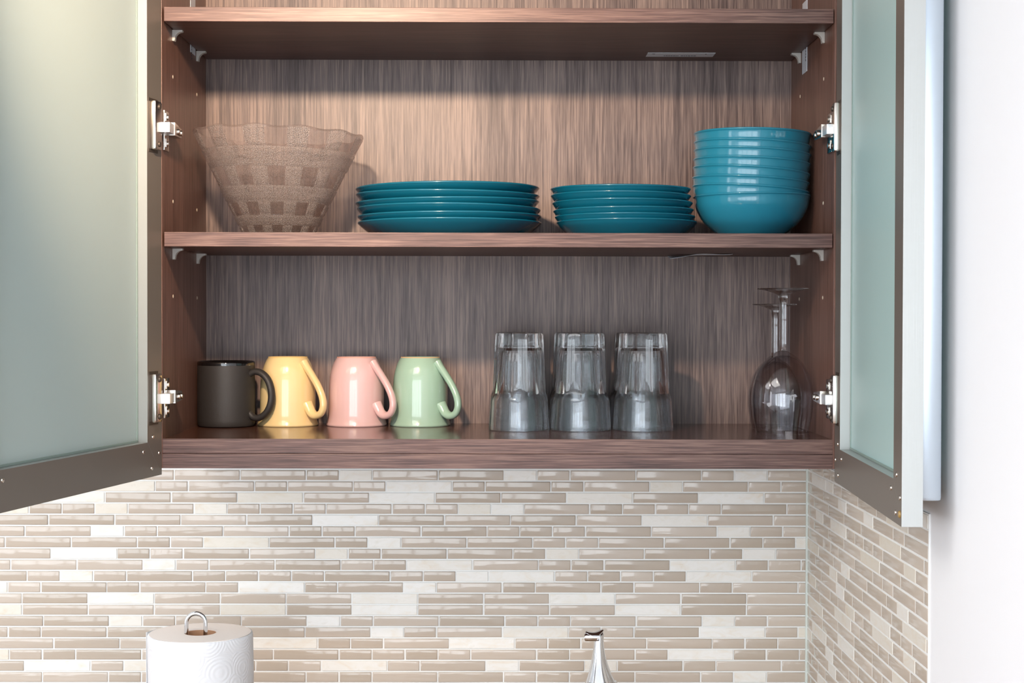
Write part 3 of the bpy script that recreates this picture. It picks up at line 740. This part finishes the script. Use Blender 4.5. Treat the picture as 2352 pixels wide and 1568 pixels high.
# ---------------------------------------------------------------- paper towel and holder
PX, PY, PZT = -0.3992, 0.05, -0.2640
h = empty('paper_towel_holder', (PX, PY, ZC), 'chrome wire paper towel holder, its loop standing out of the roll', 'towel holder')
g = G(); g.lathe([(0, 0), (0.074, 0), (0.075, 0.002), (0.075, 0.008), (0.073, 0.010), (0, 0.010)], 64); g.make('base', CHROME, h, True, 40)
lx, ly = -0.0050, -0.004
zt = -0.2375-ZC
P = [(lx-0.0128, ly, 0.008), (lx-0.0128, ly, zt-0.020)]
P += [(lx-0.0128*math.cos(a*PI/12), ly, zt-0.0128+0.0128*math.sin(a*PI/12)) for a in range(0, 13)] + [(lx+0.0128, ly, zt-0.020), (lx+0.0128, ly, 0.008)]
G().tube(P, 0.0029, 14).make('wire_loop', CHROME, h, True, 60)
t = empty('paper_towel_roll', (PX, PY, ZC+0.0102), 'white embossed paper towel roll standing on the holder', 'paper towel')
HR = PZT-ZC-0.0102
n = 128; RR = 0.0698
def rr(i, r, z, a):
    return (r + (0.0009*math.sin(a*3+z*30)+0.0005*math.sin(a*7+z*60) if r > 0.06 else 0), z)
prof = [(0.0212, 0.0)] + [(RR-0.002, 0.0), (RR, 0.003)] + [(RR, 0.003+(HR-0.006)*k/24) for k in range(1, 25)] + [(RR-0.0006, HR-0.0012), (RR-0.0025, HR)]
g = G(); g.lathe(prof, n, fn=rr); b = g.make('paper', PAPER, t, True, 40)
g = G(); g.lathe([(RR-0.0025, HR), (0.05, HR+0.0006), (0.035, HR+0.0002), (0.0212, HR), (0.0212, HR-0.0006), (0.05, HR-0.0006), (RR-0.0026, HR-0.0006), (RR-0.0025, HR)], n); g.make('paper_edge', PAPERTOP, t, True, 40)
g = G(); g.lathe([(0.0196, 0.0), (0.0211, 0.0), (0.0211, HR-0.0005), (0.0196, HR-0.0005), (0.0196, 0.0)], 48); g.make('core', CARD, t, True, 40)
g = G(); vs = []; fs = []       # loose end of the sheet on the left
for i in range(9):
    a = PI*0.86+i*0.045; r = RR+0.0012+0.0032*(i/8)**2
    for z in (0.002, HR-0.001): vs.append((r*math.cos(a), r*math.sin(a), z))
for i in range(8): fs.append((2*i, 2*i+2, 2*i+3, 2*i+1))
g.add(vs, fs); o = g.make('loose_sheet', PAPER, t, True); md = o.modifiers.new('Solidify', 'SOLIDIFY'); md.thickness = 0.0006

# ---------------------------------------------------------------- faucet
FX, FY = 0.1475, 0.15
t = empty('faucet', (FX, FY, ZC), 'polished chrome kitchen faucet in front of the tiled wall', 'faucet')
def loft(rings, n=32):
    g = G(); vs = []; fs = []
    for (cx, cy, z, rx, ry) in rings:
        for k in range(n): a = 2*PI*k/n; vs.append((cx+rx*math.cos(a), cy+ry*math.sin(a), z-ZC))
    m_ = len(rings)
    for j in range(m_-1):
        for k in range(n): fs.append((j*n+k, j*n+(k+1) % n, (j+1)*n+(k+1) % n, (j+1)*n+k))
    fs.append(tuple(range(n-1, -1, -1))); fs.append(tuple(range((m_-1)*n, m_*n))); g.add(vs, fs); return g
def rspl(R, k=6):
    C = spline([(a, b, c) for a, b, c, _, _ in R], k); D = spline([(d, e, 0) for _, _, _, d, e in R], k)
    return [(p.x, p.y, p.z, q.x, q.y) for p, q in zip(C, D)]
loft(rspl([(0, 0, ZC, 0.030, 0.030), (0, 0, ZC+0.012, 0.027, 0.027), (0, 0, -0.43, 0.026, 0.026), (0, 0, -0.385, 0.028, 0.028), (-0.001, 0, -0.362, 0.0255, 0.0255), (-0.0018, 0.001, -0.352, 0.0212, 0.021)])).make('body', CHROME, t, True, 40)
loft(rspl([(-0.0015, 0.001, -0.362, 0.0255, 0.021), (-0.0035, 0.002, -0.345, 0.0175, 0.016), (-0.0045, 0.004, -0.328, 0.0120, 0.012), (-0.0050, 0.006, -0.312, 0.0085, 0.009), (-0.0050, 0.008, -0.298, 0.0068, 0.007), (-0.0048, 0.010, -0.289, 0.0072, 0.007), (-0.0035, 0.012, -0.2845, 0.0050, 0.004)])).make('lever', CHROME, t, True, 60)
g = G(); g.lathe([(0, -0.0105), (0.0048, -0.0105), (0.0058, -0.0088), (0.0058, 0.010), (0, 0.010)], 24, (-0.0150, 0.002, -0.2905-ZC), axis='X'); g.make('spray_nub', CHROME, t, True, 40)
P = spline([(-0.0240, 0.004, -0.2835-ZC), (-0.0180, 0.004, -0.2862-ZC), (-0.0100, 0.005, -0.2868-ZC), (-0.0040, 0.007, -0.2845-ZC), (0.0010, 0.008, -0.2815-ZC)], 5)
G().tube(P, [0.0012+0.0022*math.sin(PI*min(1, (i+1)/len(P))) for i in range(len(P))], 10, flat=2.2).make('ridge', CHROME, t, True, 60)
# spout reaching forward from the body, below the picture
P = spline([(0, -0.01, -0.40-ZC), (0, -0.06, -0.378-ZC), (0, -0.12, -0.385-ZC), (0, -0.16, -0.42-ZC)], 6)
G().tube(P, 0.012, 18).make('spout', CHROME, t, True, 60)
G().lathe([(0, 0.0), (0.015, 0.0), (0.0165, -0.002), (0.0165, -0.006), (0.012, -0.009), (0, -0.0105)], 32, (0.0015, -0.0195, -0.366-ZC), axis='Y').make('cap', NICKEL, t, True, 40)
